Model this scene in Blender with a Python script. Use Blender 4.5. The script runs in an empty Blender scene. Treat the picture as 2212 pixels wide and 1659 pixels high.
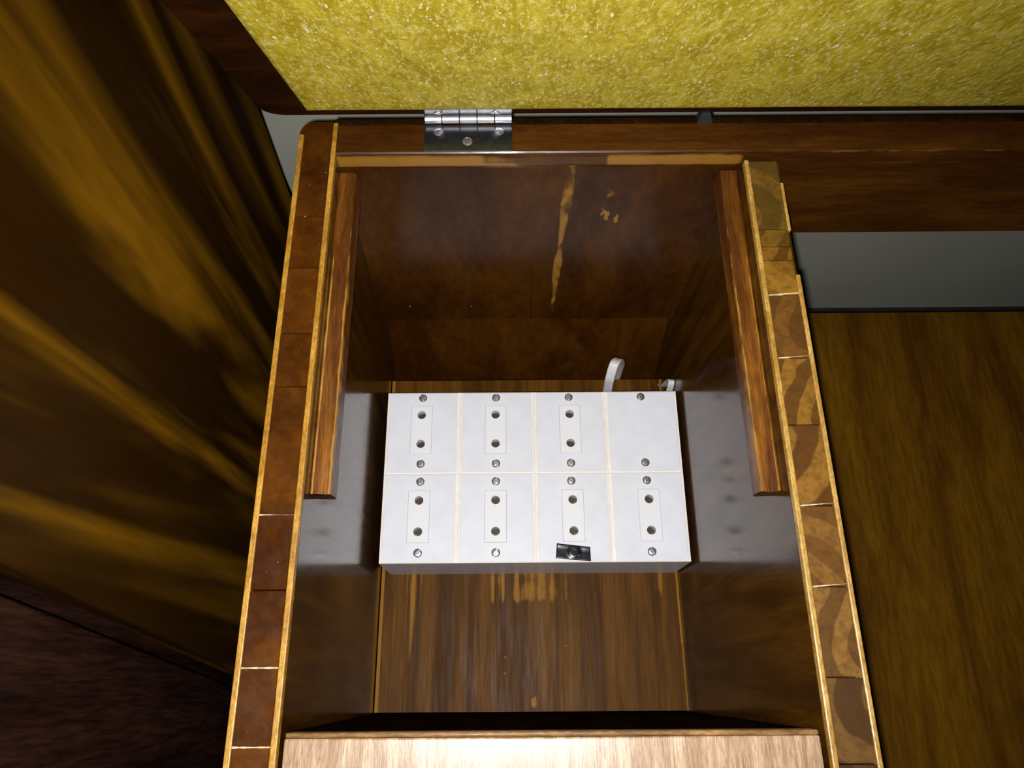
import bpy, bmesh, math, random
from mathutils import Vector, Matrix, noise
random.seed(7)
S = 0.3          # one unit of the layout = distance from lens to the rim plane = 0.3 m
ZF = 2.30        # depth of the room floor below the lens, in the same unit
C = bpy.context.scene.collection
def W(x, y, d): return Vector((x*S, y*S, (ZF-d)*S))      # x right, y away, d depth below the lens

# ---------------------------------------------------------------- camera, world, light, exposure
f_px = 1629.0
cam_d = bpy.data.cameras.new('camera'); cam = bpy.data.objects.new('camera', cam_d); C.objects.link(cam)
cam_d.sensor_width = 36; cam_d.lens = f_px/2212*36; cam_d.clip_start = 0.005; cam_d.clip_end = 50
cam.location = W(0, 0, 0)
cam.matrix_world = Matrix.Translation(W(0, 0, 0)) @ Matrix.Rotation(math.atan(650/f_px), 4, 'X') @ Matrix.Rotation(math.radians(-0.4), 4, 'Z')
bpy.context.scene.camera = cam
w = bpy.data.worlds.new('world'); bpy.context.scene.world = w; w.use_nodes = True
w.node_tree.nodes['Background'].inputs[0].default_value = (0.9, 0.95, 1.0, 1)
w.node_tree.nodes['Background'].inputs[1].default_value = 0.010
fl = bpy.data.lights.new('phone_flash', 'SPOT'); fl.shadow_soft_size = 0.003; fl.spot_size = math.radians(125); fl.spot_blend = 1.0; fl.energy = 8.6; fl.color = (1.0, 0.985, 0.98)
flo = bpy.data.objects.new('phone_flash', fl); C.objects.link(flo)
flo.location = W(-0.015, -0.02, 0.0); flo.rotation_euler = (math.radians(18), 0, 0)
sc = bpy.context.scene
sc.view_settings.view_transform = 'Standard'; sc.view_settings.look = 'None'
sc.view_settings.exposure = 0.0; sc.view_settings.gamma = 1.0; sc.view_settings.use_curve_mapping = False

# ---------------------------------------------------------------- materials
def nodes_of(name):
    m = bpy.data.materials.new(name); m.use_nodes = True
    return m, m.node_tree.nodes, m.node_tree.links, m.node_tree.nodes['Principled BSDF']
def mixc(n, l, fac, a, b):
    x = n.new('ShaderNodeMix'); x.data_type = 'RGBA'
    if isinstance(fac, float): x.inputs[0].default_value = fac
    else: l.new(fac, x.inputs[0])
    for s, v in ((6, a), (7, b)):
        if isinstance(v, tuple): x.inputs[s].default_value = (*v, 1)
        else: l.new(v, x.inputs[s])
    return x.outputs[2]
def ramp(n, l, src, p0, p1, v0=0.0, v1=1.0):
    r = n.new('ShaderNodeMapRange'); r.interpolation_type = 'SMOOTHSTEP'
    l.new(src, r.inputs[0])
    for i, v in zip((1, 2, 3, 4), (p0, p1, v0, v1)): r.inputs[i].default_value = v
    return r.outputs[0]
def noise_tex(n, l, vec, scale, detail=3, rough=0.55, dist=0.0):
    t = n.new('ShaderNodeTexNoise'); l.new(vec, t.inputs['Vector'])
    t.inputs['Scale'].default_value = scale; t.inputs['Detail'].default_value = detail
    t.inputs['Roughness'].default_value = rough; t.inputs['Distortion'].default_value = dist
    return t.outputs['Fac']
def mapped(n, l, stretch, rnd=0.0, rot=(0, 0, 0)):
    tc = n.new('ShaderNodeTexCoord'); mp = n.new('ShaderNodeMapping')
    mp.inputs['Scale'].default_value = stretch; mp.inputs['Rotation'].default_value = rot
    l.new(tc.outputs['Object'], mp.inputs['Vector'])
    if rnd:
        oi = n.new('ShaderNodeObjectInfo'); mu = n.new('ShaderNodeMath'); mu.operation = 'MULTIPLY'
        l.new(oi.outputs['Random'], mu.inputs[0]); mu.inputs[1].default_value = rnd
        cb = n.new('ShaderNodeCombineXYZ')
        for i in range(3): l.new(mu.outputs[0], cb.inputs[i])
        l.new(cb.outputs[0], mp.inputs['Location'])
    return mp.outputs[0]
def wood(name, dark, light, stretch, big=(0.35, 0.7), rough=0.3, worn=(0.45, 0.25, 0.07), fine=0.35, specks=0.0,
         rnd=0.0, scale=1.0, bump=0.1, coat=0.0, rot=(0, 0, 0), dist=0.6, pores=None, spec=0.5):
    m, n, l, p = nodes_of(name)
    v = mapped(n, l, stretch, rnd, rot)
    a = ramp(n, l, noise_tex(n, l, v, 1.0*scale, 3, 0.55, dist), *big)
    g = noise_tex(n, l, v, 9.0*scale, 4, 0.7)
    gf = ramp(n, l, g, 0.3, 0.7, 1.0-fine, 1.0+fine)
    col = mixc(n, l, a, dark, light)
    mul = n.new('ShaderNodeMix'); mul.data_type = 'RGBA'; mul.blend_type = 'MULTIPLY'; mul.inputs[0].default_value = 1
    cb = n.new('ShaderNodeCombineXYZ')
    for i in range(3): l.new(gf, cb.inputs[i])
    l.new(col, mul.inputs[6]); l.new(cb.outputs[0], mul.inputs[7]); col = mul.outputs[2]
    if pores:
        pv = ramp(n, l, noise_tex(n, l, v, 16.0*scale, 2, 0.6), 0.53, 0.66, 0.0, 0.7)
        col = mixc(n, l, pv, col, pores)
    at = n.new('ShaderNodeAttribute'); at.attribute_name = 'wear'
    wn = noise_tex(n, l, v, 5.0*scale, 4, 0.7)
    ad = n.new('ShaderNodeMath'); ad.operation = 'MULTIPLY_ADD'
    l.new(wn, ad.inputs[0]); ad.inputs[1].default_value = 0.5; l.new(at.outputs['Fac'], ad.inputs[2])
    wm = ramp(n, l, ad.outputs[0], 0.62, 0.95)
    col = mixc(n, l, wm, col, worn)
    if specks:
        tc = n.new('ShaderNodeTexCoord')
        sp = ramp(n, l, noise_tex(n, l, tc.outputs['Object'], 420, 2, 0.5), 0.745, 0.765)
        ar = ramp(n, l, noise_tex(n, l, tc.outputs['Object'], 30, 2, 0.5), 0.45, 0.6, 0.0, specks)
        mm = n.new('ShaderNodeMath'); mm.operation = 'MULTIPLY'; l.new(sp, mm.inputs[0]); l.new(ar, mm.inputs[1])
        col = mixc(n, l, mm.outputs[0], col, (0.6, 0.5, 0.38))
    l.new(col, p.inputs['Base Color'])
    rr = ramp(n, l, wn, 0.3, 0.7, rough*0.8, rough*1.25); l.new(rr, p.inputs['Roughness'])
    p.inputs['Specular IOR Level'].default_value = spec; p.inputs['Coat Weight'].default_value = coat; p.inputs['Coat Roughness'].default_value = 0.06
    if bump:
        b = n.new('ShaderNodeBump'); b.inputs['Strength'].default_value = bump; b.inputs['Distance'].default_value = 0.0004
        l.new(g, b.inputs['Height']); l.new(b.outputs[0], p.inputs['Normal'])
    return m
def plain(name, col, rough=0.5, metal=0.0, var=0.0, scale=60.0, bump=0.0):
    m, n, l, p = nodes_of(name)
    tc = n.new('ShaderNodeTexCoord'); t = noise_tex(n, l, tc.outputs['Object'], scale, 4, 0.6)
    f = ramp(n, l, t, 0.3, 0.7)
    c = mixc(n, l, f, tuple(v*(1-var) for v in col), tuple(min(1, v*(1+var)) for v in col))
    l.new(c, p.inputs['Base Color']); p.inputs['Roughness'].default_value = rough; p.inputs['Metallic'].default_value = metal
    if bump:
        b = n.new('ShaderNodeBump'); b.inputs['Strength'].default_value = bump; b.inputs['Distance'].default_value = 0.0003
        l.new(t, b.inputs['Height']); l.new(b.outputs[0], p.inputs['Normal'])
    return m
M = {}
DK, GD = (0.026, 0.0078, 0.0012), (0.085, 0.036, 0.004)
M['inner'] = wood('stained_inner_veneer', (0.030, 0.010, 0.0008), (0.075, 0.030, 0.0022), (90, 90, 9), spec=0.42, rough=0.15, bump=0.03, worn=(0.3, 0.15, 0.03), fine=0.2)
M['inner'].node_tree.nodes['Principled BSDF'].inputs['Specular Tint'].default_value = (1, 0.90, 0.83, 1)
M['back'] = wood('stained_back_panel', (0.032, 0.0092, 0.0008), (0.066, 0.022, 0.0018), (25, 25, 12), spec=0.14, rough=0.22, bump=0.02, worn=(0.27, 0.125, 0.018), fine=0.2)
M['floorb'] = wood('stained_floor_board', (0.058, 0.021, 0.0022), (0.125, 0.050, 0.005), (90, 5, 40), spec=0.07, rough=0.45, bump=0.01, worn=(0.27, 0.125, 0.014), fine=0.2)
M['rail'] = wood('stained_rail', (0.045, 0.013, 0.0015), (0.085, 0.030, 0.003), (10, 60, 60), spec=0.25, rough=0.35, bump=0.06, worn=(0.27, 0.125, 0.016), fine=0.25, coat=0.2)
M['core_red'] = wood('reddish_core_block', (0.038, 0.010, 0.0008), (0.085, 0.026, 0.002), (26, 26, 26), rough=0.28, bump=0.05, spec=0.3, specks=0.9, rnd=9.0, fine=0.2, coat=0.08)
M['veneer'] = wood('pale_edge_veneer', (0.30, 0.14, 0.011), (0.46, 0.24, 0.032), (150, 60, 60), rough=0.42, bump=0.1, fine=0.3)
M['veneer2'] = wood('pale_divider_veneer', (0.34, 0.18, 0.03), (0.50, 0.31, 0.08), (150, 60, 60), rough=0.38, bump=0.1, fine=0.3)
M['cleat'] = wood('worn_cleat_wood', (0.075, 0.020, 0.002), (0.19, 0.07, 0.006), (120, 12, 60), rough=0.35, bump=0.08, worn=(0.38, 0.19, 0.035), fine=0.35)
M['endgrain'] = wood('dark_end_grain', (0.03, 0.012, 0.006), (0.07, 0.028, 0.012), (60, 60, 60), rough=0.5)
M['front'] = wood('pale_open_grain_rail', (0.27, 0.165, 0.085), (0.47, 0.33, 0.21), (260, 17, 60), rough=0.30, bump=0.15, fine=0.3, scale=1.0, rot=(0, 0, math.radians(-4)), pores=(0.22, 0.10, 0.045))
M['lip'] = wood('front_lip', (0.16, 0.08, 0.025), (0.36, 0.19, 0.06), (30, 100, 60), rough=0.4, bump=0.1)
M['under'] = wood('painted_shade_panel', (0.012, 0.005, 0.001), (0.02, 0.008, 0.002), (60, 60, 9), rough=0.9, spec=0.0)  # near-black base colour paints in the shade on the front panel's inner face
M['glue'] = plain('glue_line', (0.55, 0.42, 0.25), 0.6, var=0.3, scale=400)
M['wardrobe'] = wood('streaked_wardrobe_wood', (0.016, 0.006, 0.0003), (0.165, 0.074, 0.002), (20, 20, 2.6), big=(0.42, 0.74), spec=0.06, rough=0.5, bump=0.0, fine=0.12, rot=(math.radians(-7), 0, 0), dist=1.2, specks=0.0)
M['door'] = wood('dark_red_door_wood', (0.008, 0.003, 0.0018), (0.022, 0.008, 0.005), (60, 60, 6), spec=0.12, rough=0.4, bump=0.2, fine=0.5)
M['rfloor'] = wood('right_compartment_floor', (0.075, 0.028, 0.001), (0.15, 0.068, 0.002), (40, 5, 30), spec=0.08, rough=0.55, bump=0.05, fine=0.25, big=(0.3, 0.75))
M['lid'] = wood('dark_lid_frame', (0.018, 0.005, 0.001), (0.040, 0.011, 0.002), (20, 60, 60), spec=0.15, rough=0.4, bump=0.04, fine=0.2)
M['wall'] = plain('pale_wall_paint', (0.42, 0.415, 0.34), 0.7, var=0.04, scale=8)
M['floor'] = plain('dark_room_floor', (0.02, 0.015, 0.012), 0.6, var=0.2)
M['steel'] = plain('reflection_dark_steel', (0.10, 0.105, 0.11), 0.25, 0.9, var=0.15, scale=300)  # base darkened to imitate the dark reflection on the hinge leaves
M['bright'] = plain('flash_bright_steel', (0.85, 0.83, 0.87), 0.42, 0.95, var=0.1, scale=300)  # same hinge steel, base whitened to paint the flash reflection on the knuckles
M['screw'] = plain('nickel_screw', (0.50, 0.48, 0.53), 0.30, 0.9, var=0.25, scale=900)
M['dark'] = plain('dark_slot', (0.03, 0.03, 0.035), 0.6)
M['white'] = plain('white_plastic', (0.74, 0.76, 0.83), 0.35, var=0.035, scale=70)
M['white2'] = plain('white_insert_plastic', (0.80, 0.82, 0.87), 0.28, var=0.01, scale=70)
M['cream'] = plain('cream_box_plastic', (0.88, 0.84, 0.80), 0.45, var=0.06, scale=120)
M['brass'] = plain('brass_contact', (0.30, 0.18, 0.04), 0.45, 0.6, var=0.3, scale=600)
M['hole'] = plain('shade_dark_well', (0.030, 0.016, 0.006), 0.5, var=0.4, scale=500)  # hole floor coloured near-black to paint in the shade of a deep socket
M['tape'] = plain('black_tape', (0.007, 0.009, 0.016), 0.22, var=0.2, scale=200)
M['cable'] = plain('white_cable', (0.66, 0.64, 0.66), 0.45, var=0.06, scale=200)
M['rubber'] = plain('dark_rubber', (0.012, 0.014, 0.012), 0.7)
def yellow():
    m, n, l, p = nodes_of('yellow_glitter_lining')
    v = mapped(n, l, (1, 0.5, 0.42))
    a = ramp(n, l, noise_tex(n, l, v, 120, 4, 0.7, 0.6), 0.35, 0.68)
    b = ramp(n, l, noise_tex(n, l, v, 560, 3, 0.7), 0.48, 0.66)
    c = mixc(n, l, a, (0.43, 0.31, 0.004), (0.64, 0.50, 0.03))
    c = mixc(n, l, b, c, (0.74, 0.62, 0.15))
    g = ramp(n, l, noise_tex(n, l, v, 640, 2, 0.5), 0.66, 0.72)
    c = mixc(n, l, g, c, (0.95, 0.92, 0.62))  # pale specks paint the glitter's glints into the base colour
    l.new(c, p.inputs['Base Color']); p.inputs['Roughness'].default_value = 0.6
    bm = n.new('ShaderNodeBump'); bm.inputs['Strength'].default_value = 0.6; bm.inputs['Distance'].default_value = 0.0010
    l.new(noise_tex(n, l, v, 480, 3, 0.7), bm.inputs['Height']); l.new(bm.outputs[0], p.inputs['Normal'])
    p.inputs['Specular IOR Level'].default_value = 0.4
    return m
M['yellow'] = yellow()

# ---------------------------------------------------------------- builders
ROOT = {}
def tag(o, label=None, cat=None, group=None, kind=None):
    for k, v in (('label', label), ('category', cat), ('group', group), ('kind', kind)):
        if v: o[k] = v
    return o
def thing(name, base, label, cat, group=None):
    o = bpy.data.objects.new(name, None); C.objects.link(o); o.location = base; o.empty_display_size = 0.01
    ROOT[o] = base.copy()
    return tag(o, label, cat, group)
def org(parent):
    while parent is not None and parent.parent is not None: parent = parent.parent
    return ROOT.get(parent, Vector((0, 0, 0))) if parent is not None else Vector((0, 0, 0))
def finish(name, bm, mat, parent=None, smooth=False, label=None):
    me = bpy.data.meshes.new(name); o0 = org(parent)
    bmesh.ops.recalc_face_normals(bm, faces=bm.faces)
    for v in bm.verts: v.co -= o0
    bm.to_mesh(me); bm.free(); me.materials.append(mat)
    if smooth:
        for f in me.polygons: f.use_smooth = True
    o = bpy.data.objects.new(name, me); C.objects.link(o)
    if parent is not None: o.parent = parent
    if label: o['label'] = label
    return o
def hexa(bm, p):      # p: 8 points, bottom ring then top ring
    v = [bm.verts.new(q) for q in p]
    for f in ((3, 2, 1, 0), (4, 5, 6, 7), (0, 1, 5, 4), (1, 2, 6, 5), (2, 3, 7, 6), (3, 0, 4, 7)):
        bm.faces.new([v[i] for i in f])
    return v
def bev(bm, r, seg=2):
    if r: bmesh.ops.bevel(bm, geom=list(bm.edges), offset=r*S, segments=seg, profile=0.5, affect='EDGES', clamp_overlap=True)
def box(x0, x1, y0, y1, d0, d1, b=0.0, seg=2):       # d0 top, d1 bottom
    bm = bmesh.new()
    hexa(bm, [W(x0, y0, d1), W(x1, y0, d1), W(x1, y1, d1), W(x0, y1, d1), W(x0, y0, d0), W(x1, y0, d0), W(x1, y1, d0), W(x0, y1, d0)])
    bev(bm, b, seg); return bm
def loft(rings, closed_ends=True, wear=None, ring_closed=True):
    bm = bmesh.new(); L = bm.verts.layers.float_color.new('wear') if wear else None
    vs = []
    for i, r in enumerate(rings):
        row = []
        for j, p in enumerate(r):
            v = bm.verts.new(p)
            if L is not None:
                a = wear[i][j]; v[L] = (a, a, a, 1)
            row.append(v)
        vs.append(row)
    m = len(rings[0])
    for i in range(len(vs)-1):
        for j in range(m if ring_closed else m-1):
            k = (j+1) % m
            bm.faces.new((vs[i][j], vs[i][k], vs[i+1][k], vs[i+1][j]))
    if closed_ends: bm.faces.new(vs[0][::-1]); bm.faces.new(vs[-1])
    return bm
def fbm(x, y, z=0.0): return noise.fractal(Vector((x, y, z)), 1.0, 2.0, 4)
def sheet(fn, nu, nv, wearfn, thick):      # a board whose visible face is a fine grid (for wear with a shape of its own)
    bm = bmesh.new(); L = bm.verts.layers.float_color.new('wear'); g = []
    for i in range(nu+1):
        r = []
        for j in range(nv+1):
            u, v_ = i/nu, j/nv; v = bm.verts.new(fn(u, v_)); a = wearfn(u, v_); v[L] = (a, a, a, 1); r.append(v)
        g.append(r)
    for i in range(nu):
        for j in range(nv): bm.faces.new((g[i][j], g[i+1][j], g[i+1][j+1], g[i][j+1]))
    c = [(0, 0), (nu, 0), (nu, nv), (0, nv)]; edge = []
    for i in range(nu): edge.append(g[i][0])
    for j in range(nv): edge.append(g[nu][j])
    for i in range(nu, 0, -1): edge.append(g[i][nv])
    for j in range(nv, 0, -1): edge.append(g[0][j])
    low = [bm.verts.new(v.co+thick) for v in edge]
    for k in range(len(edge)):
        q = (k+1) % len(edge); bm.faces.new((edge[k], low[k], low[q], edge[q]))
    bm.faces.new(low[::-1]); return bm
def tube(pts, r, seg=12, flat=None, up=Vector((1, 0, 0))):
    rings = []
    for i, p in enumerate(pts):
        t = (pts[min(i+1, len(pts)-1)]-pts[max(i-1, 0)]).normalized()
        a = (up-t*up.dot(t)).normalized(); b = t.cross(a)
        ra, rb = (r, r) if flat is None else flat
        rings.append([p+a*ra*math.cos(k*2*math.pi/seg)+b*rb*math.sin(k*2*math.pi/seg) for k in range(seg)])
    return loft(rings)
def blob(u, v, cu, cv, ru, rv, n=0.35, fr=6.0):
    du, dv = (u-cu)/ru, (v-cv)/rv
    return max(0.0, 1.0-math.sqrt(du*du+dv*dv)+n*fbm(u*fr/ru*0.2, v*fr/rv*0.2, cu*9))
def stepf(x, a, b): 
    t = max(0.0, min(1.0, (x-a)/(b-a))); return t*t*(3-2*t)

# ---------------------------------------------------------------- the setting
def struct(name, bm, mat): return tag(finish(name, bm, mat), kind='structure')
struct('wall_back', box(-2.2, 3.2, 1.19, 1.35, -2.0, ZF), M['wall'])
struct('floor', box(-2.2, 3.2, -2.5, 1.35, ZF, ZF+0.2), M['floor'])

# ---------------------------------------------------------------- wardrobe on the left
wr = thing('wardrobe', W(-0.6, 0.4, ZF), 'tall dark wardrobe with golden streaked grain, left of the open chest', 'wardrobe')
def ya(d): return 0.9776-0.149*(d-1.0828)
def yb(d): return 0.1049-0.125*(d-0.678)
bm = bmesh.new(); t, b_ = -0.25, ZF
x0, x1 = -0.485, -0.455
hexa(bm, [W(x0, yb(b_), b_), W(x1, yb(b_), b_), W(x1, ya(b_), b_), W(x0, ya(b_), b_), W(x0, yb(t), t), W(x1, yb(t), t), W(x1, ya(t), t), W(x0, ya(t), t)])
bev(bm, 0.006, 3)
finish('side_panel', bm, M['wardrobe'], wr)
bm = bmesh.new(); x0, x1 = -0.53, -0.488
hexa(bm, [W(x0, -1.2, b_), W(x1, -1.2, b_), W(x1, yb(b_)-0.014, b_), W(x0, yb(b_)-0.014, b_), W(x0, -1.2, t), W(x1, -1.2, t), W(x1, yb(t)-0.014, t), W(x0, yb(t)-0.014, t)])
bev(bm, 0.003, 2)
finish('door', bm, M['door'], wr, label='very dark reddish door with fine streaks')
finish('carcass', box(-1.2, -0.535, -1.2, 1.12, t, ZF), M['door'], wr)

# ---------------------------------------------------------------- the chest
chest = thing('storage_chest', W(0.45, 0.35, ZF), 'open dark wooden chest with two compartments and yellow-lined lid', 'chest')
YF = -0.19
# left side panel
bm = bmesh.new()
hexa(bm, [W(-0.3475, YF, ZF), W(-0.291, YF, ZF), W(-0.291, 0.85, ZF), W(-0.3475, 0.85, ZF), W(-0.3475, YF, 1.012), W(-0.285, YF, 1.012), W(-0.285, 0.85, 1.012), W(-0.3475, 0.85, 1.012)])
sp = finish('side_panel', bm, M['inner'], chest)
finish('edge_veneer', box(-0.3475, -0.3395, YF, 0.845, 1.0, 1.012, 0.0015), M['veneer'], sp)
finish('edge_veneer', box(-0.293, -0.285, YF, 0.868, 1.0, 1.012, 0.0015), M['veneer'], sp)
js = [YF, -0.0677, 0.0216, 0.1154, 0.2133, 0.3977, 0.4817, 0.5925, 0.684]
for a, c in zip(js[:-1], js[1:]):
    finish('core_block', box(-0.3393, -0.2932, a+0.0007, c-0.0007, 1.0005, 1.012, 0.0008, 1), M['core_red'], sp)
for y in (0.2133, 0.0216, -0.0677):
    bm = loft([[W(-0.3390, y-0.0012, 1.0002), W(-0.3390, y+0.0012, 1.0002), W(-0.3390, y+0.0012, 1.011), W(-0.3390, y-0.0012, 1.011)]]+
              [[W(-0.3390+0.0455*k/10, y-0.0012*a, 1.0002), W(-0.3390+0.0455*k/10, y+0.0012*a, 1.0002), W(-0.3390+0.0455*k/10, y+0.0012*a, 1.011), W(-0.3390+0.0455*k/10, y-0.0012*a, 1.011)] for k, a in ((k, random.uniform(0.5, 1.1)*(1.0 if y < 0.1 else max(0.12, 1.1-k/6))) for k in range(1, 11))])
    finish('glue_line', bm, M['glue'], sp)
# rounded back corner block
finish('rear_strip', box(-0.2925, 1.32, 0.8635, 0.877, 1.0005, 1.238, 0.003, 3), M['under'], chest)  # near-black strip, shade of the rail's rear edge put into its colour
r = 0.022; poly = [(-0.2932, 0.6847), (-0.3393, 0.6847), (-0.3393, 0.846), (-0.3475, 0.846)]
for k in range(7):
    an = math.pi-k*math.pi/12; poly.append((-0.3475+r+r*math.cos(an), 0.871-r+r*math.sin(an)))
poly += [(-0.2932, 0.871)]
bm = loft([[W(x, y, d) for x, y in poly] for d in (1.10, 1.003)] + [[W(x+(0.0018 if x < -0.32 else -0.0005), y-(0.0015 if y > 0.8 else -0.0005), 1.0) for x, y in poly]])
finish('corner_block', bm, M['core_red'], sp, label='dark rounded corner block')

# divider
bm = bmesh.new()
hexa(bm, [W(0.338, YF, ZF), W(0.438, YF, ZF), W(0.438, 0.787, ZF), W(0.338, 0.787, ZF), W(0.378, YF, 1.012), W(0.438, YF, 1.012), W(0.438, 0.787, 1.012), W(0.378, 0.787, 1.012)])
dv = finish('divider', bm, M['inner'], chest)
finish('edge_veneer', box(0.378, 0.3855, YF, 0.787, 1.0, 1.012, 0.0018), M['veneer2'], dv)
finish('edge_veneer', box(0.431, 0.438, YF, 0.575, 1.0, 1.012, 0.0018), M['veneer2'], dv)
finish('edge_veneer', box(0.4315, 0.437, 0.655, 0.745, 1.003, 1.012, 0.0015), M['veneer2'], dv)
def endgrain(i, dark, light, cx, cy, sc_, spread):
    m, n, l, p = nodes_of('core_end_grain_%s' % i)
    tc = n.new('ShaderNodeTexCoord')
    mp = n.new('ShaderNodeMapping'); l.new(tc.outputs['Object'], mp.inputs[0]); mp.inputs['Location'].default_value = (-cx, -cy, 0)
    mp.inputs['Scale'].default_value = (1, 1, 0)
    wv = n.new('ShaderNodeTexWave'); wv.wave_type = 'RINGS'; wv.rings_direction = 'Z'; l.new(mp.outputs[0], wv.inputs['Vector'])
    wv.inputs['Scale'].default_value = sc_; wv.inputs['Distortion'].default_value = spread; wv.inputs['Detail'].default_value = 3
    f = noise_tex(n, l, tc.outputs['Object'], 260, 3, 0.7)
    q = ramp(n, l, wv.outputs['Fac'], 0.40, 0.60, 0.15, 0.9)
    c = mixc(n, l, q, tuple(v*k for v, k in zip(dark, (0.85, 0.78, 0.5))), tuple(v*k for v, k in zip(light, (0.9, 0.82, 0.5))))
    c = mixc(n, l, ramp(n, l, f, 0.35, 0.7, 0.0, 0.5), c, (0.05, 0.02, 0.006))
    l.new(c, p.inputs['Base Color']); p.inputs['Roughness'].default_value = 0.5; p.inputs['Specular IOR Level'].default_value = 0.15
    return m
cb = chest.location
jd = [0.785, 0.655, 0.6241, 0.5996, 0.5396, 0.4367, 0.335, 0.2206, 0.1151, 0.0061, -0.09, YF]
tones = [((0.09, 0.055, 0.012), (0.17, 0.10, 0.022)), ((0.10, 0.05, 0.01), (0.19, 0.11, 0.02)), ((0.09, 0.035, 0.007), (0.24, 0.12, 0.02)), ((0.20, 0.10, 0.015), (0.30, 0.16, 0.03)),
         ((0.10, 0.045, 0.012), (0.17, 0.08, 0.022)), ((0.09, 0.04, 0.01), (0.27, 0.14, 0.03)), ((0.08, 0.03, 0.008), (0.27, 0.14, 0.035)), ((0.13, 0.06, 0.018), (0.22, 0.115, 0.035)),
         ((0.10, 0.05, 0.02), (0.24, 0.13, 0.045)), ((0.055, 0.026, 0.012), (0.16, 0.085, 0.035)), ((0.05, 0.025, 0.015), (0.09, 0.045, 0.022))]
for i in range(11):
    y1_, y0_ = jd[i], jd[i+1]; ctr = W(0.405+random.choice((-0.07, 0.07)), y0_+random.uniform(-0.05, 0.12), 1.0)-cb
    d, li = tones[i]
    mt = endgrain(i, d, li, ctr.x, ctr.y, 16+4*(i % 3), 5.5)
    xs = 0.3957 if i == 0 else 0.3857
    bm = box(0.3857, 0.4308, y0_+0.0007, y1_-0.0007, 1.0005, 1.012, 0.0008, 1)
    finish('core_block', bm, mt, dv)
for y in (0.5396, 0.4367, 0.2206, 0.1151):
    ks = [(k, random.uniform(0.5, 1.1)*max(0.15, 1-k/11 if y != 0.5396 else 1)) for k in range(11)]
    bm = loft([[W(0.3860+0.0445*k/10, y-0.0013*a+0.00035*k, 1.0001), W(0.3860+0.0445*k/10, y+0.0013*a+0.00035*k, 1.0001), W(0.3860+0.0445*k/10, y+0.0013*a+0.00035*k, 1.011), W(0.3860+0.0445*k/10, y-0.0013*a+0.00035*k, 1.011)] for k, a in ks])
    finish('glue_line', bm, M['glue'], dv)
finish('right_side_panel', box(1.32, 1.385, YF, 0.872, 1.0, ZF, 0.003), M['inner'], chest)

# back rail with chamfered, worn front edge and a painted gloss line
prof = [(0.807, 1.0), (0.8046, 1.002), (0.8036, 1.012), (0.803, 1.022), (0.803, 1.030), (0.803, 1.036), (0.803, 1.238), (0.863, 1.238), (0.863, 1.002), (0.861, 1.0)]
nx = 420; rings = []; wear = []
for i in range(nx+1):
    x = -0.2848+(1.32+0.2848)*i/nx
    rings.append([W(x, y, d) for y, d in prof])
    n1 = fbm(x*30, 1.3)*0.25
    left = (1-stepf(x, -0.06+n1*0.1, 0.035))*0.9+0.1
    right = stepf(x, 0.15, 0.165)*(1-stepf(x, 0.37, 0.40))*1.0
    far = 0.15+0.35*stepf(x, 0.5, 0.6)*(1-stepf(x, 0.72, 0.85))
    base = 0.0
    band = max(left if x < 0.04 else 0, right, 0.0)*0.75+n1*0.5
    tail = (1-stepf(x, 0.0, 0.035))*0.75 if x < 0.06 else 0
    ww = [0.12, 0.28, band, band, max(band, tail)*0.9 if x < 0.4 else far, 0, 0.0, 0, 0, 0]
    if x > 0.40: ww[0:4] = [0.1, 0.42+n1, 0.1, 0.1]  # thin top-edge line paints flash gloss through the wear mask
    wear.append([max(0, q) for q in ww])
br = finish('back_rail', loft(rings, wear=wear), M['rail'], chest)

# back panel of the outlet compartment, with flaked stain
def bp(u, v):
    x = -0.289+(0.3775+0.289)*u; d = 1.033+(1.524-1.033)*v
    return W(x-(0.005 if u > 0.5 else 0)*v, 0.800-0.034*v, d)
def bpw(u, v):
    x = -0.289+0.6665*u; d = 1.033+0.491*v; a = 0.0
    # long vertical flake
    cx = 0.1035-0.0015*math.sin(v*5)-0.013*v+0.0015*fbm(d*9, 0.3)
    hw = 0.0125*(1-0.55*v)*(0.75+0.5*math.sin(v*7+0.3)**2+0.25*fbm(d*14, 4.1))
    if v < 0.93: a = max(a, (0.62+0.25*fbm(x*60, d*25))*(1-stepf(abs(x-cx), hw*0.4, hw*1.4))*(1-0.4*stepf(v, 0.8, 0.93))*(0.7+0.3*stepf(v, 0.05, 0.25)))
    if 0.14 < v < 0.42: a = max(a, 0.36*(1-stepf(abs(x-cx-0.014), 0.003, 0.009)))
    a = max(a, 1.3*blob(x, d, 0.170, 1.150, 0.011, 0.017, 0.5, 12)) if v < 0.5 else a
    a = max(a, 1.3*blob(x, d, 0.176, 1.160, 0.007, 0.020, 0.5, 12))
    a = max(a, 1.4*blob(x, d, 0.1935, 1.170, 0.006, 0.019, 0.4, 12))
    a = max(a, 0.55*blob(x, d, 0.175, 1.10, 0.028, 0.05, 0.4, 8))
    a = max(a, 0.40*blob(x, d, 0.15, 1.30, 0.02, 0.07, 0.5, 8))
    a = max(a, 1.2*blob(x, d, -0.222, 1.468, 0.003, 0.009, 0.3)) 
    a = max(a, 1.0*blob(x, d, -0.088, 1.468, 0.003, 0.006, 0.3))
    return min(1.2, a)
finish('back_panel', sheet(bp, 330, 240, bpw, Vector((0, 0.003*S/0.3, 0))), M['back'], chest)
def lb(u, v):
    x = -0.289+(0.372+0.289)*u; return W(x, 0.785-0.075*v, 1.560+0.19*v)
finish('lower_back_board', sheet(lb, 60, 20, lambda u, v: 0.3*blob(u, v, 0.78, 0.2, 0.05, 0.9), Vector((0, 0.004, 0.0))), M['back'], chest)

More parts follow.
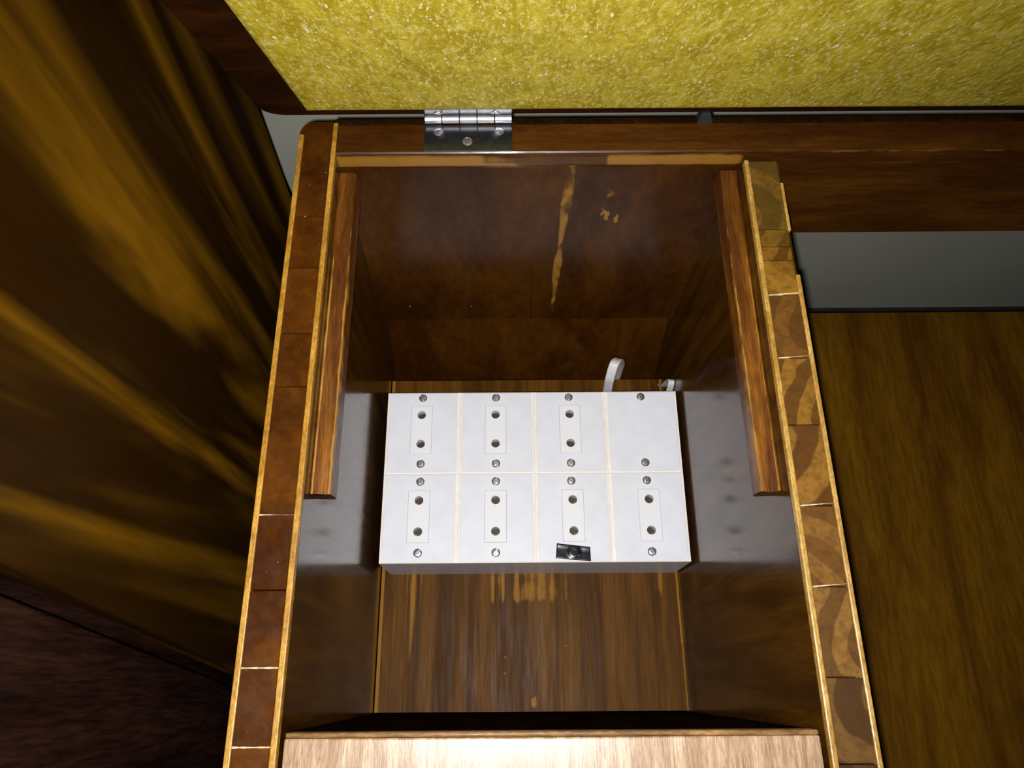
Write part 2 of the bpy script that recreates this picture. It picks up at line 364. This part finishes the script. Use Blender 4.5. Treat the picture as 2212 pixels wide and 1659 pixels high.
# floor board of the outlet compartment
def fb(u, v):
    return W(-0.2865+0.6435*u, -0.051+0.731*v, 1.68)
def fbw(u, v):
    x = -0.2865+0.6505*u; y = -0.051+0.731*v; a = 0.0
    a = max(a, 1.1*(1-stepf(u, 0.008, 0.013)))                                     # pale left edge
    a = max(a, (1.1-0.5*(y < 0.08))*stepf(u, 0.991, 0.996))
    streak = fbm(x*95, y*2.5, 1.7)
    zone = stepf(x, -0.065, -0.03)*(1-stepf(x, 0.115, 0.15))*stepf(y, 0.150+0.02*fbm(x*40, 9), 0.175)*(y < 0.24)
    a = max(a, zone*(0.50+0.45*streak+0.15*fbm(x*30, y*30)))
    z2 = stepf(x, -0.262, -0.255)*(1-stepf(x, -0.20, -0.185))
    a = max(a, z2*(0.42+0.35*streak)*(0.55+0.45*stepf(y, 0.0, 0.15))*(y < 0.4))
    z3 = stepf(x, 0.305, 0.315)*(1-stepf(x, 0.33, 0.35))*stepf(y, 0.13, 0.2)*(y < 0.4)
    a = max(a, z3*(0.45+0.4*streak))
    for cx_, w_ in ((-0.0315, 0.0012), (0.0895, 0.0016), (-0.2285, 0.0025)):
        a = max(a, 0.55*(1-stepf(abs(x-cx_-0.004*fbm(y*6, cx_*9)), w_*0.5, w_*1.6))*(0.7+0.5*fbm(y*20, 3))*(y < 0.4))
    a = max(a, 1.2*blob(x, y, 0.045, -0.035, 0.011, 0.022, 0.3))                   # flake by the front
    for px, py in ((0.113, 0.075), (-0.017, 0.022), (-0.0155, 0.053)):
        a = max(a, 1.6*blob(x, y, px, py, 0.0036, 0.0026, 0.0))
    return min(1.3, a)
finish('floor_board', sheet(fb, 430, 230, fbw, Vector((0, 0, -0.03*S))), M['floorb'], chest)
finish('right_floor_board', box(0.442, 1.318, YF, 0.876, 1.72, 1.76, 0.002), M['rfloor'], chest)

# cleats
def cleat(side):
    # cross-section (x from the wall inwards, depth), wear on the arrises
    P = [(0.0, 1.040, .2), (0.0035, 1.0385, .75), (0.007, 1.0385, .0), (0.013, 1.0385, .28), (0.019, 1.0385, .0), (0.024, 1.0385, .15), (0.0275, 1.041, .75), (0.0285, 1.045, .55), (0.031, 1.072, 0), (0.028, 1.076, 0), (0.0, 1.076, 0)]
    xw = -0.2856 if side < 0 else 0.3775; y0_, y1_ = 0.252, 0.796
    rings, wear = [], []
    for i in range(161):
        t = i/160; y = y0_+(y1_-y0_)*t; fade = 1-0.75*stepf(t, 0.55, 0.95)
        sh = 0.0008*fbm(y*20, side*3)
        rings.append([W(xw-side*(px*(1.0)+(sh if px > 0.01 else 0))+ (0.0), y-(0.004*math.sin(px/0.03*3.1) if i == 0 else 0), d) for px, d, _ in P])
        wear.append([max(0, wv*fade*(1.0 if side < 0 else (0.85 if k != 3 else 0.3))+0.22*fbm(y*30, k*1.7)*(1 if wv else 0)) for k, (_, _, wv) in enumerate(P)])
    bm = loft(rings, wear=wear)
    o = finish('cleat', bm, M['cleat'], chest)
    o.data.materials.append(M['endgrain'])
    for f in o.data.polygons:
        if len(f.vertices) > 4: f.material_index = 1
    return o
cleat(-1); cleat(1)

# front rail and panels
fr = finish('front_rail', box(-0.277, 0.3675, -0.175, -0.0585, 1.0, 1.03, 0.002), M['front'], chest)
finish('edge_lip', box(-0.277, 0.3675, -0.0583, -0.052, 1.001, 1.03, 0.003, 3), M['lip'], fr)
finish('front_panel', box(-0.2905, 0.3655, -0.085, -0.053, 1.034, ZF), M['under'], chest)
finish('front_board', box(-0.3475, 1.385, -0.235, -0.1915, 1.0, ZF, 0.003), M['rail'], chest)

# lid
D0 = Vector((0, 0.874*S, (ZF-0.990)*S)); U = Vector((0, -0.371, 0.928)); N = Vector((0, -0.928, -0.371))
def Lp(x, s, n_): return Vector((x*S, 0, 0))+D0+U*(s*S)+N*(n_*S)
r = 0.034; poly = []; X0, X1, H = -0.4035, 1.40, 1.16
for k in range(9):
    an = math.pi+k*math.pi/16; poly.append((X0+r+r*math.cos(an), r+r*math.sin(an)))
for k in range(9):
    an = 1.5*math.pi+k*math.pi/16; poly.append((X1-r+r*math.cos(an), r+r*math.sin(an)))
poly += [(X1, H), (X0, H)]
cxm, sm = (X0+X1)/2, H/2
def inset(p, e): return (p[0]+(e if p[0] < cxm else -e), p[1]+(e if p[1] < sm else -e))
rings = [[Lp(*p, -0.06) for p in poly], [Lp(*p, -0.003) for p in poly], [Lp(*inset(p, 0.001), -0.0008) for p in poly], [Lp(*inset(p, 0.003), 0.0) for p in poly]]
lid = finish('lid', loft(rings), M['lid'], chest, label='dark reddish lid frame leaning open')
lx0, lx1, ls0, ls1 = -0.3275, 1.33, 0.0335, 1.09
def lining():
    bm = bmesh.new()
    def axis(a, b, n):
        e = [0, .001, .0025, .005, .008, .012]
        return [a+q for q in e]+[a+0.012+(b-a-0.024)*k/n for k in range(1, n)]+[b-q for q in e[::-1]]
    xs, ss = axis(lx0, lx1, 160), axis(ls0, ls1, 100); g = []
    for x in xs:
        row = []
        for s in ss:
            ex = max(0, min(x-lx0, lx1-x)); es = max(0, min(s-ls0, ls1-s)); e = min(ex, es)
            h = 0.0060*math.sqrt(max(0, 1-(1-min(1, e/0.012))**2))+0.0006+0.0012*fbm(x*9, s*9)*min(1, e/0.02)
            row.append(bm.verts.new(Lp(x, s, h)))
        g.append(row)
    for i in range(len(xs)-1):
        for j in range(len(ss)-1): bm.faces.new((g[i][j], g[i+1][j], g[i+1][j+1], g[i][j+1]))
    return bm
ln = finish('lining', lining(), M['yellow'], lid, smooth=True, label='yellow speckled glittering lining')

# hinge
hx0, hx1 = -0.1405, 0.0033
kw = (hx1-hx0)/5
pl = [(hx0, 0.8065), (hx1, 0.8065), (hx1, 0.862)]
for k in (3, 1):
    pl += [(hx0+kw*(k+1), 0.862), (hx0+kw*(k+1), 0.8555), (hx0+kw*k, 0.8555), (hx0+kw*k, 0.862)]
pl += [(hx0, 0.862)]
hg = finish('hinge', loft([[W(x, y, d) for x, y in pl] for d in (1.0, 0.9965)]), M['steel'], chest, label='steel butt hinge')
for k in range(5):
    a, b_ = hx0+kw*k+0.0006, hx0+kw*(k+1)-0.0006
    pts = [*[W(q, 0.8630, 0.9885) for q in (a, a+0.0006, b_-0.0006, b_)]]
    rr = [0.0056, 0.0064, 0.0064, 0.0056]
    rings = [[p+Vector((0, math.cos(q*2*math.pi/20), math.sin(q*2*math.pi/20)))*rr[i]*S for q in range(20)] for i, p in enumerate(pts)]
    finish('knuckle', loft(rings), M['bright'], hg, label='bright knuckle')
bm = bmesh.new()
hexa(bm, [Lp(hx0, -0.004, 0.0005), Lp(hx1, -0.004, 0.0005), Lp(hx1, 0.04, 0.0005), Lp(hx0, 0.04, 0.0005), Lp(hx0, -0.004, 0.0045), Lp(hx1, -0.004, 0.0045), Lp(hx1, 0.04, 0.0045), Lp(hx0, 0.04, 0.0045)])
finish('leaf', bm, M['steel'], hg)
def screw_mesh(r, h, ang, slots=1, slot=0.16):
    # domed head centred at the origin, facing +z, with a real slot
    bm = bmesh.new(); n = 20; w_ = r*slot
    def clip_ring(rad, sgn):
        pts = []; a0 = math.asin(min(0.99, w_/rad))
        for k in range(n//2+1):
            a = a0+(math.pi-2*a0)*k/(n//2); pts.append((rad*math.cos(a), sgn*rad*math.sin(a)))
        return pts
    for sgn in (1, -1):
        R = [(clip_ring(r, sgn), 0), (clip_ring(r*0.97, sgn), h*0.45), (clip_ring(r*0.75, sgn), h*0.85), (clip_ring(r*0.4, sgn), h)]
        prev = None
        for ring, z in R:
            vs = [bm.verts.new((x, y, z)) for x, y in ring]
            if prev:
                for k in range(len(vs)-1): bm.faces.new((prev[k], prev[k+1], vs[k+1], vs[k]))
                bm.faces.new((prev[0], vs[0], vs[-1], prev[-1])) if False else None
            prev = vs
        bm.faces.new(prev)
        # slot walls
        bmesh.ops.holes_fill(bm, edges=[e for e in bm.edges if e.is_boundary and all(abs(abs(v.co.y)-w_) < r*0.02 for v in e.verts)], sides=0)
    # slot floor
    c = [bm.verts.new((r*0.96*math.cos(k*2*math.pi/n), r*0.96*math.sin(k*2*math.pi/n), h*0.25)) for k in range(n)]
    bm.faces.new(c)
    bmesh.ops.rotate(bm, verts=bm.verts, cent=(0, 0, 0), matrix=Matrix.Rotation(ang, 3, 'Z'))
    return bm
def place(bm, loc, rotm=None):
    for v in bm.verts: v.co = (rotm @ v.co if rotm else v.co)+loc
    return bm
for x, y, a in ((-0.1176, 0.8443, 0.4), (-0.07, 0.8242, 1.2), (-0.0185, 0.8444, 2.1)):
    finish('screw', place(screw_mesh(0.0085*S, 0.0012*S, a), W(x, y, 0.9963)), M['screw'], hg)
rm = Matrix(((1, 0, 0), (0, U.y, N.y), (0, U.z, N.z)))
for x in (-0.117, -0.024):
    finish('screw', place(screw_mesh(0.007*S, 0.0012*S, 0.5), Lp(x, 0.020, 0.0046), rm), M['screw'], hg)
# small dark bumper on the rear of the rail
bpm = bmesh.new()
hexa(bpm, [W(0.309, 0.860, 1.004), W(0.337, 0.860, 1.004), W(0.337, 0.880, 1.004), W(0.309, 0.880, 1.004), W(0.3145, 0.866, 0.984), W(0.329, 0.866, 0.984), W(0.329, 0.880, 0.984), W(0.3145, 0.880, 0.984)])
bev(bpm, 0.0015, 2); finish('bumper', bpm, M['rubber'], chest, label='small black rubber bumper on the rail')

# ---------------------------------------------------------------- power outlets
XS = [-0.2670, -0.1119, 0.0461, 0.1990, 0.3533]
YR = [(0.4077, 0.5875), (0.2252, 0.4075)]
TOP, BOT = 1.52, 1.68
def module(x0, x1, y0, y1, insert):
    bm = bmesh.new()
    sec = [(0.0, 0.0, BOT-0.0002), (0.0, 0.0, TOP+0.012), (0.0, 0.0, TOP+0.0016), (0.0045, 0.0014, TOP+0.0007), (0.0058, 0.0024, TOP+0.0)]
    rings = []
    for dx, dy, d in sec: rings.append([(x0+dx, y0+dy, d), (x1-dx, y0+dy, d), (x1-dx, y1-dy, d), (x0+dx, y1-dy, d)])
    vs = [[bm.verts.new(W(*p)) for p in r_] for r_ in rings]
    for i in range(len(vs)-1):
        for j in range(4): bm.faces.new((vs[i][j], vs[i][(j+1) % 4], vs[i+1][(j+1) % 4], vs[i+1][j])).material_index = 1 if i >= 1 else 0
    bm.faces.new(vs[0][::-1])
    if insert:
        ix0, ix1, iy0, iy1 = insert; e = 0.0003
        q = [(ix0-e, iy0-e), (ix1+e, iy0-e), (ix1+e, iy1+e), (ix0-e, iy1+e)]
        h0 = [bm.verts.new(W(x, y, TOP)) for x, y in q]; h1 = [bm.verts.new(W(x, y, TOP+0.06)) for x, y in q]
        for j in range(4):
            k = (j+1) % 4
            bm.faces.new((vs[-1][j], vs[-1][k], h0[k], h0[j])); bm.faces.new((h0[j], h0[k], h1[k], h1[j]))
        bm.faces.new(h1)
    else: bm.faces.new(vs[-1])
    return bm
def insert_mesh(ix0, ix1, iy0, iy1, hx, hys, hr=0.0090, rise=0.0016, deep=0.016):
    bm = bmesh.new(); t = TOP-rise; ym = (hys[0]+hys[1])/2; n = 24
    b0 = 0.0012
    for (a, b_), hy in (((iy0+b0, ym), hys[0]), ((ym, iy1-b0), hys[1])):
        xs0, xs1 = ix0+b0, ix1-b0
        circ, per = [], []
        for k in range(n):
            an = 2*math.pi*k/n; cx_, sy_ = math.cos(an), math.sin(an)
            circ.append((hx+hr*cx_, hy+hr*sy_))
            tx = ((xs1-hx)/cx_ if cx_ > 1e-6 else (xs0-hx)/cx_ if cx_ < -1e-6 else 1e9)
            ty = ((b_-hy)/sy_ if sy_ > 1e-6 else (a-hy)/sy_ if sy_ < -1e-6 else 1e9)
            q = min(tx, ty); per.append([hx+q*cx_, hy+q*sy_])
        for c_ in ((xs0, a), (xs1, a), (xs1, b_), (xs0, b_)):       # snap nearest perimeter points onto the corners
            k = min(range(n), key=lambda i: (per[i][0]-c_[0])**2+(per[i][1]-c_[1])**2); per[k] = list(c_)
        cv = [bm.verts.new(W(x, y, t)) for x, y in circ]; pv = [bm.verts.new(W(x, y, t)) for x, y in per]
        c2 = [bm.verts.new(W(x, y, t+deep)) for x, y in circ]
        for k in range(n):
            q = (k+1) % n
            bm.faces.new((pv[k], pv[q], cv[q], cv[k])); bm.faces.new((cv[k], cv[q], c2[q], c2[k]))
        bm.faces.new(c2).material_index = 1
    # bevelled rim and sides
    o = [(ix0+b0, iy0+b0), (ix1-b0, iy0+b0), (ix1-b0, iy1-b0), (ix0+b0, iy1-b0)]
    p = [(ix0, iy0), (ix1, iy0), (ix1, iy1), (ix0, iy1)]
    r0 = [bm.verts.new(W(x, y, t)) for x, y in o]; r1 = [bm.verts.new(W(x, y, t+0.0009)) for x, y in p]; r2 = [bm.verts.new(W(x, y, TOP+0.055)) for x, y in p]
    for j in range(4):
        k = (j+1) % 4
        bm.faces.new((r0[j], r0[k], r1[k], r1[j])); bm.faces.new((r1[j], r1[k], r2[k], r2[j]))
    return bm
rows = ['back', 'front']; cols = ['leftmost', 'second from left', 'third from left', 'rightmost']
SX = [[-0.1915, -0.0345, 0.1218, 0.2766], [-0.1905, -0.0347, 0.1210, 0.2767]]
SY = [[(0.4285, 0.5745)]*4, [(0.2450, 0.3905)]*4]
HX = [[-0.1930, -0.0355, 0.1225, None], [-0.1917, -0.0352, 0.1225, 0.2784]]
for r_ in range(2):
    for c_ in range(4):
        x0, x1 = XS[c_]+0.0001, XS[c_+1]-0.0001; y0, y1 = YR[r_]
        blank = (r_ == 0 and c_ == 3)
        if blank: lab, nm, ct = 'blank white cover with two screws, no socket holes, back right corner of the block', 'blank_cover_box', 'cover box'
        else:
            lab = 'white two-hole power outlet, %s in the %s row' % (cols[c_] if not (r_ == 0 and c_ == 2) else 'third from left', rows[r_])
            if r_ == 1 and c_ == 2: lab = 'white two-hole power outlet with black tape over its lower screw, front row'
            if r_ == 0 and c_ == 2: lab = 'white two-hole power outlet in the back row, beside the blank cover'
            nm, ct = 'power_outlet', 'outlet'
        th = thing(nm, W((x0+x1)/2, (y0+y1)/2, BOT), lab, ct, 'white outlet boxes on the chest floor')
        hx = HX[r_][c_]
        ins = None
        if hx is not None:
            hy0 = 0.4718 if r_ == 0 else 0.2873; hy1 = 0.5360 if r_ == 0 else 0.3510
            ins = (hx-0.0222, hx+0.0222, hy0-0.0218, hy1+0.0210)
        body = finish('housing', module(x0, x1, y0, y1, ins), M['white'], th)
        body.data.materials.append(M['cream'])
        if ins:
            so = finish('socket_insert', insert_mesh(*ins, hx, (hy0, hy1)), M['white2'], th); so.data.materials.append(M['hole'])
            for hy in (hy0, hy1):
                # brass contact: a short split tube standing in the hole
                pts = [W(hx, hy-0.0012, TOP+0.0143), W(hx, hy-0.0012, TOP+0.0105)]
                bm = bmesh.new()
                for ra, rb in ((0.0068, 0.0050),):
                    arc = [math.radians(200+140*k/12) for k in range(13)]
                    lo = [[bm.verts.new(W(hx+q*math.cos(t_), hy-0.0006+q*math.sin(t_), TOP+dd_)) for t_ in arc] for q, dd_ in ((ra, 0.0144), (ra, 0.0105), (rb, 0.0105), (rb, 0.0144))]
                    for q in range(4):
                        for k in range(12): bm.faces.new((lo[q][k], lo[q][k+1], lo[(q+1) % 4][k+1], lo[(q+1) % 4][k]))
                    bm.faces.new([l_[0] for l_ in lo]); bm.faces.new([l_[-1] for l_ in lo][::-1])
                finish('contact', bm, M['brass'], so, label='brass contact')
        for k, sy in enumerate(SY[r_][c_]):
            sh = 0.0010 if (r_ == 1 and c_ == 2 and k == 0) else 0.0032
            finish('screw', place(screw_mesh(0.0088*S, sh*S, random.uniform(0.9, 2.3)), W(SX[r_][c_], sy, TOP-0.0001)), M['screw'], th)
# black tape over one screw
tp = [(0.0848, 0.2333), (0.1542, 0.2266), (0.1536, 0.2547), (0.0874, 0.2625)]
bm = bmesh.new(); g = []
for i in range(29):
    row = []
    for j in range(13):
        u, v = i/28, j/12
        x = (tp[0][0]*(1-u)+tp[1][0]*u)*(1-v)+(tp[3][0]*(1-u)+tp[2][0]*u)*v; y = (tp[0][1]*(1-u)+tp[1][1]*u)*(1-v)+(tp[3][1]*(1-u)+tp[2][1]*u)*v
        dd = math.hypot(x-0.1210, y-0.2450); hgt = 0.0016*(1-stepf(dd, 0.0080, 0.0150))+0.0008+0.0003*fbm(x*30, y*30)+0.0010*stepf(v, 0.6, 1.0)
        row.append(bm.verts.new(W(x, y, TOP-hgt)))
    g.append(row)
for i in range(28):
    for j in range(12): bm.faces.new((g[i][j], g[i+1][j], g[i+1][j+1], g[i][j+1]))
tape = tag(finish('tape_strip', bm, M['tape'], None, smooth=True), 'short strip of shiny black tape stuck on a front-row outlet', 'tape')
md = tape.modifiers.new('solid', 'SOLIDIFY'); md.thickness = 0.0002

# ---------------------------------------------------------------- cables behind the block
def curve(pts, n=14):
    out = []
    P = [pts[0]]+pts+[pts[-1]]
    for i in range(1, len(P)-2):
        for k in range(n):
            t_ = k/n; a, b_, c_, d_ = P[i-1], P[i], P[i+1], P[i+2]
            out.append(0.5*((2*b_)+(-a+c_)*t_+(2*a-5*b_+4*c_-d_)*t_*t_+(-a+3*b_-3*c_+d_)*t_**3))
    out.append(pts[-1]); return out
def ribbon(pts, wdir, k_=1.0):
    rings = []
    for i, p in enumerate(pts):
        t_ = (pts[min(i+1, len(pts)-1)]-pts[max(i-1, 0)]).normalized()
        a = (wdir-t_*wdir.dot(t_)).normalized(); b_ = t_.cross(a)
        hw, ht = 0.0098*S*k_, 0.0022*S
        prof_ = [(-1, -.4), (-.8, -1), (-.2, -1), (0, -.6), (.2, -1), (.8, -1), (1, -.4), (1, .4), (.8, 1), (.2, 1), (0, .6), (-.2, 1), (-.8, 1), (-1, .4)]
        rings.append([p+a*hw*q+b_*ht*s_ for q, s_ in prof_])
    return loft(rings)
loop = curve([W(0.214, 0.604, 1.655), W(0.2125, 0.6045, 1.58), W(0.2110, 0.612, 1.51), W(0.2175, 0.632, 1.475), W(0.232, 0.655, 1.50), W(0.246, 0.676, 1.57), W(0.252, 0.690, 1.66), W(0.254, 0.694, 1.75)])
c1 = finish('power_cable', ribbon(loop, Vector((0.92, -0.25, 0))), M['cable'], None, smooth=True)
tag(c1, 'white flat cable arching up behind the blank cover and down the gap', 'cable')
stub = curve([W(0.352, 0.606, 1.66), W(0.3525, 0.610, 1.58), W(0.3535, 0.622, 1.552), W(0.354, 0.636, 1.58), W(0.354, 0.650, 1.65), W(0.357, 0.690, 1.72)])
c2 = finish('power_cable', ribbon(stub, Vector((1, -0.1, 0)), 0.72), M['cable'], None, smooth=True)
tag(c2, 'short white cable end at the right rear corner of the outlet block', 'cable')
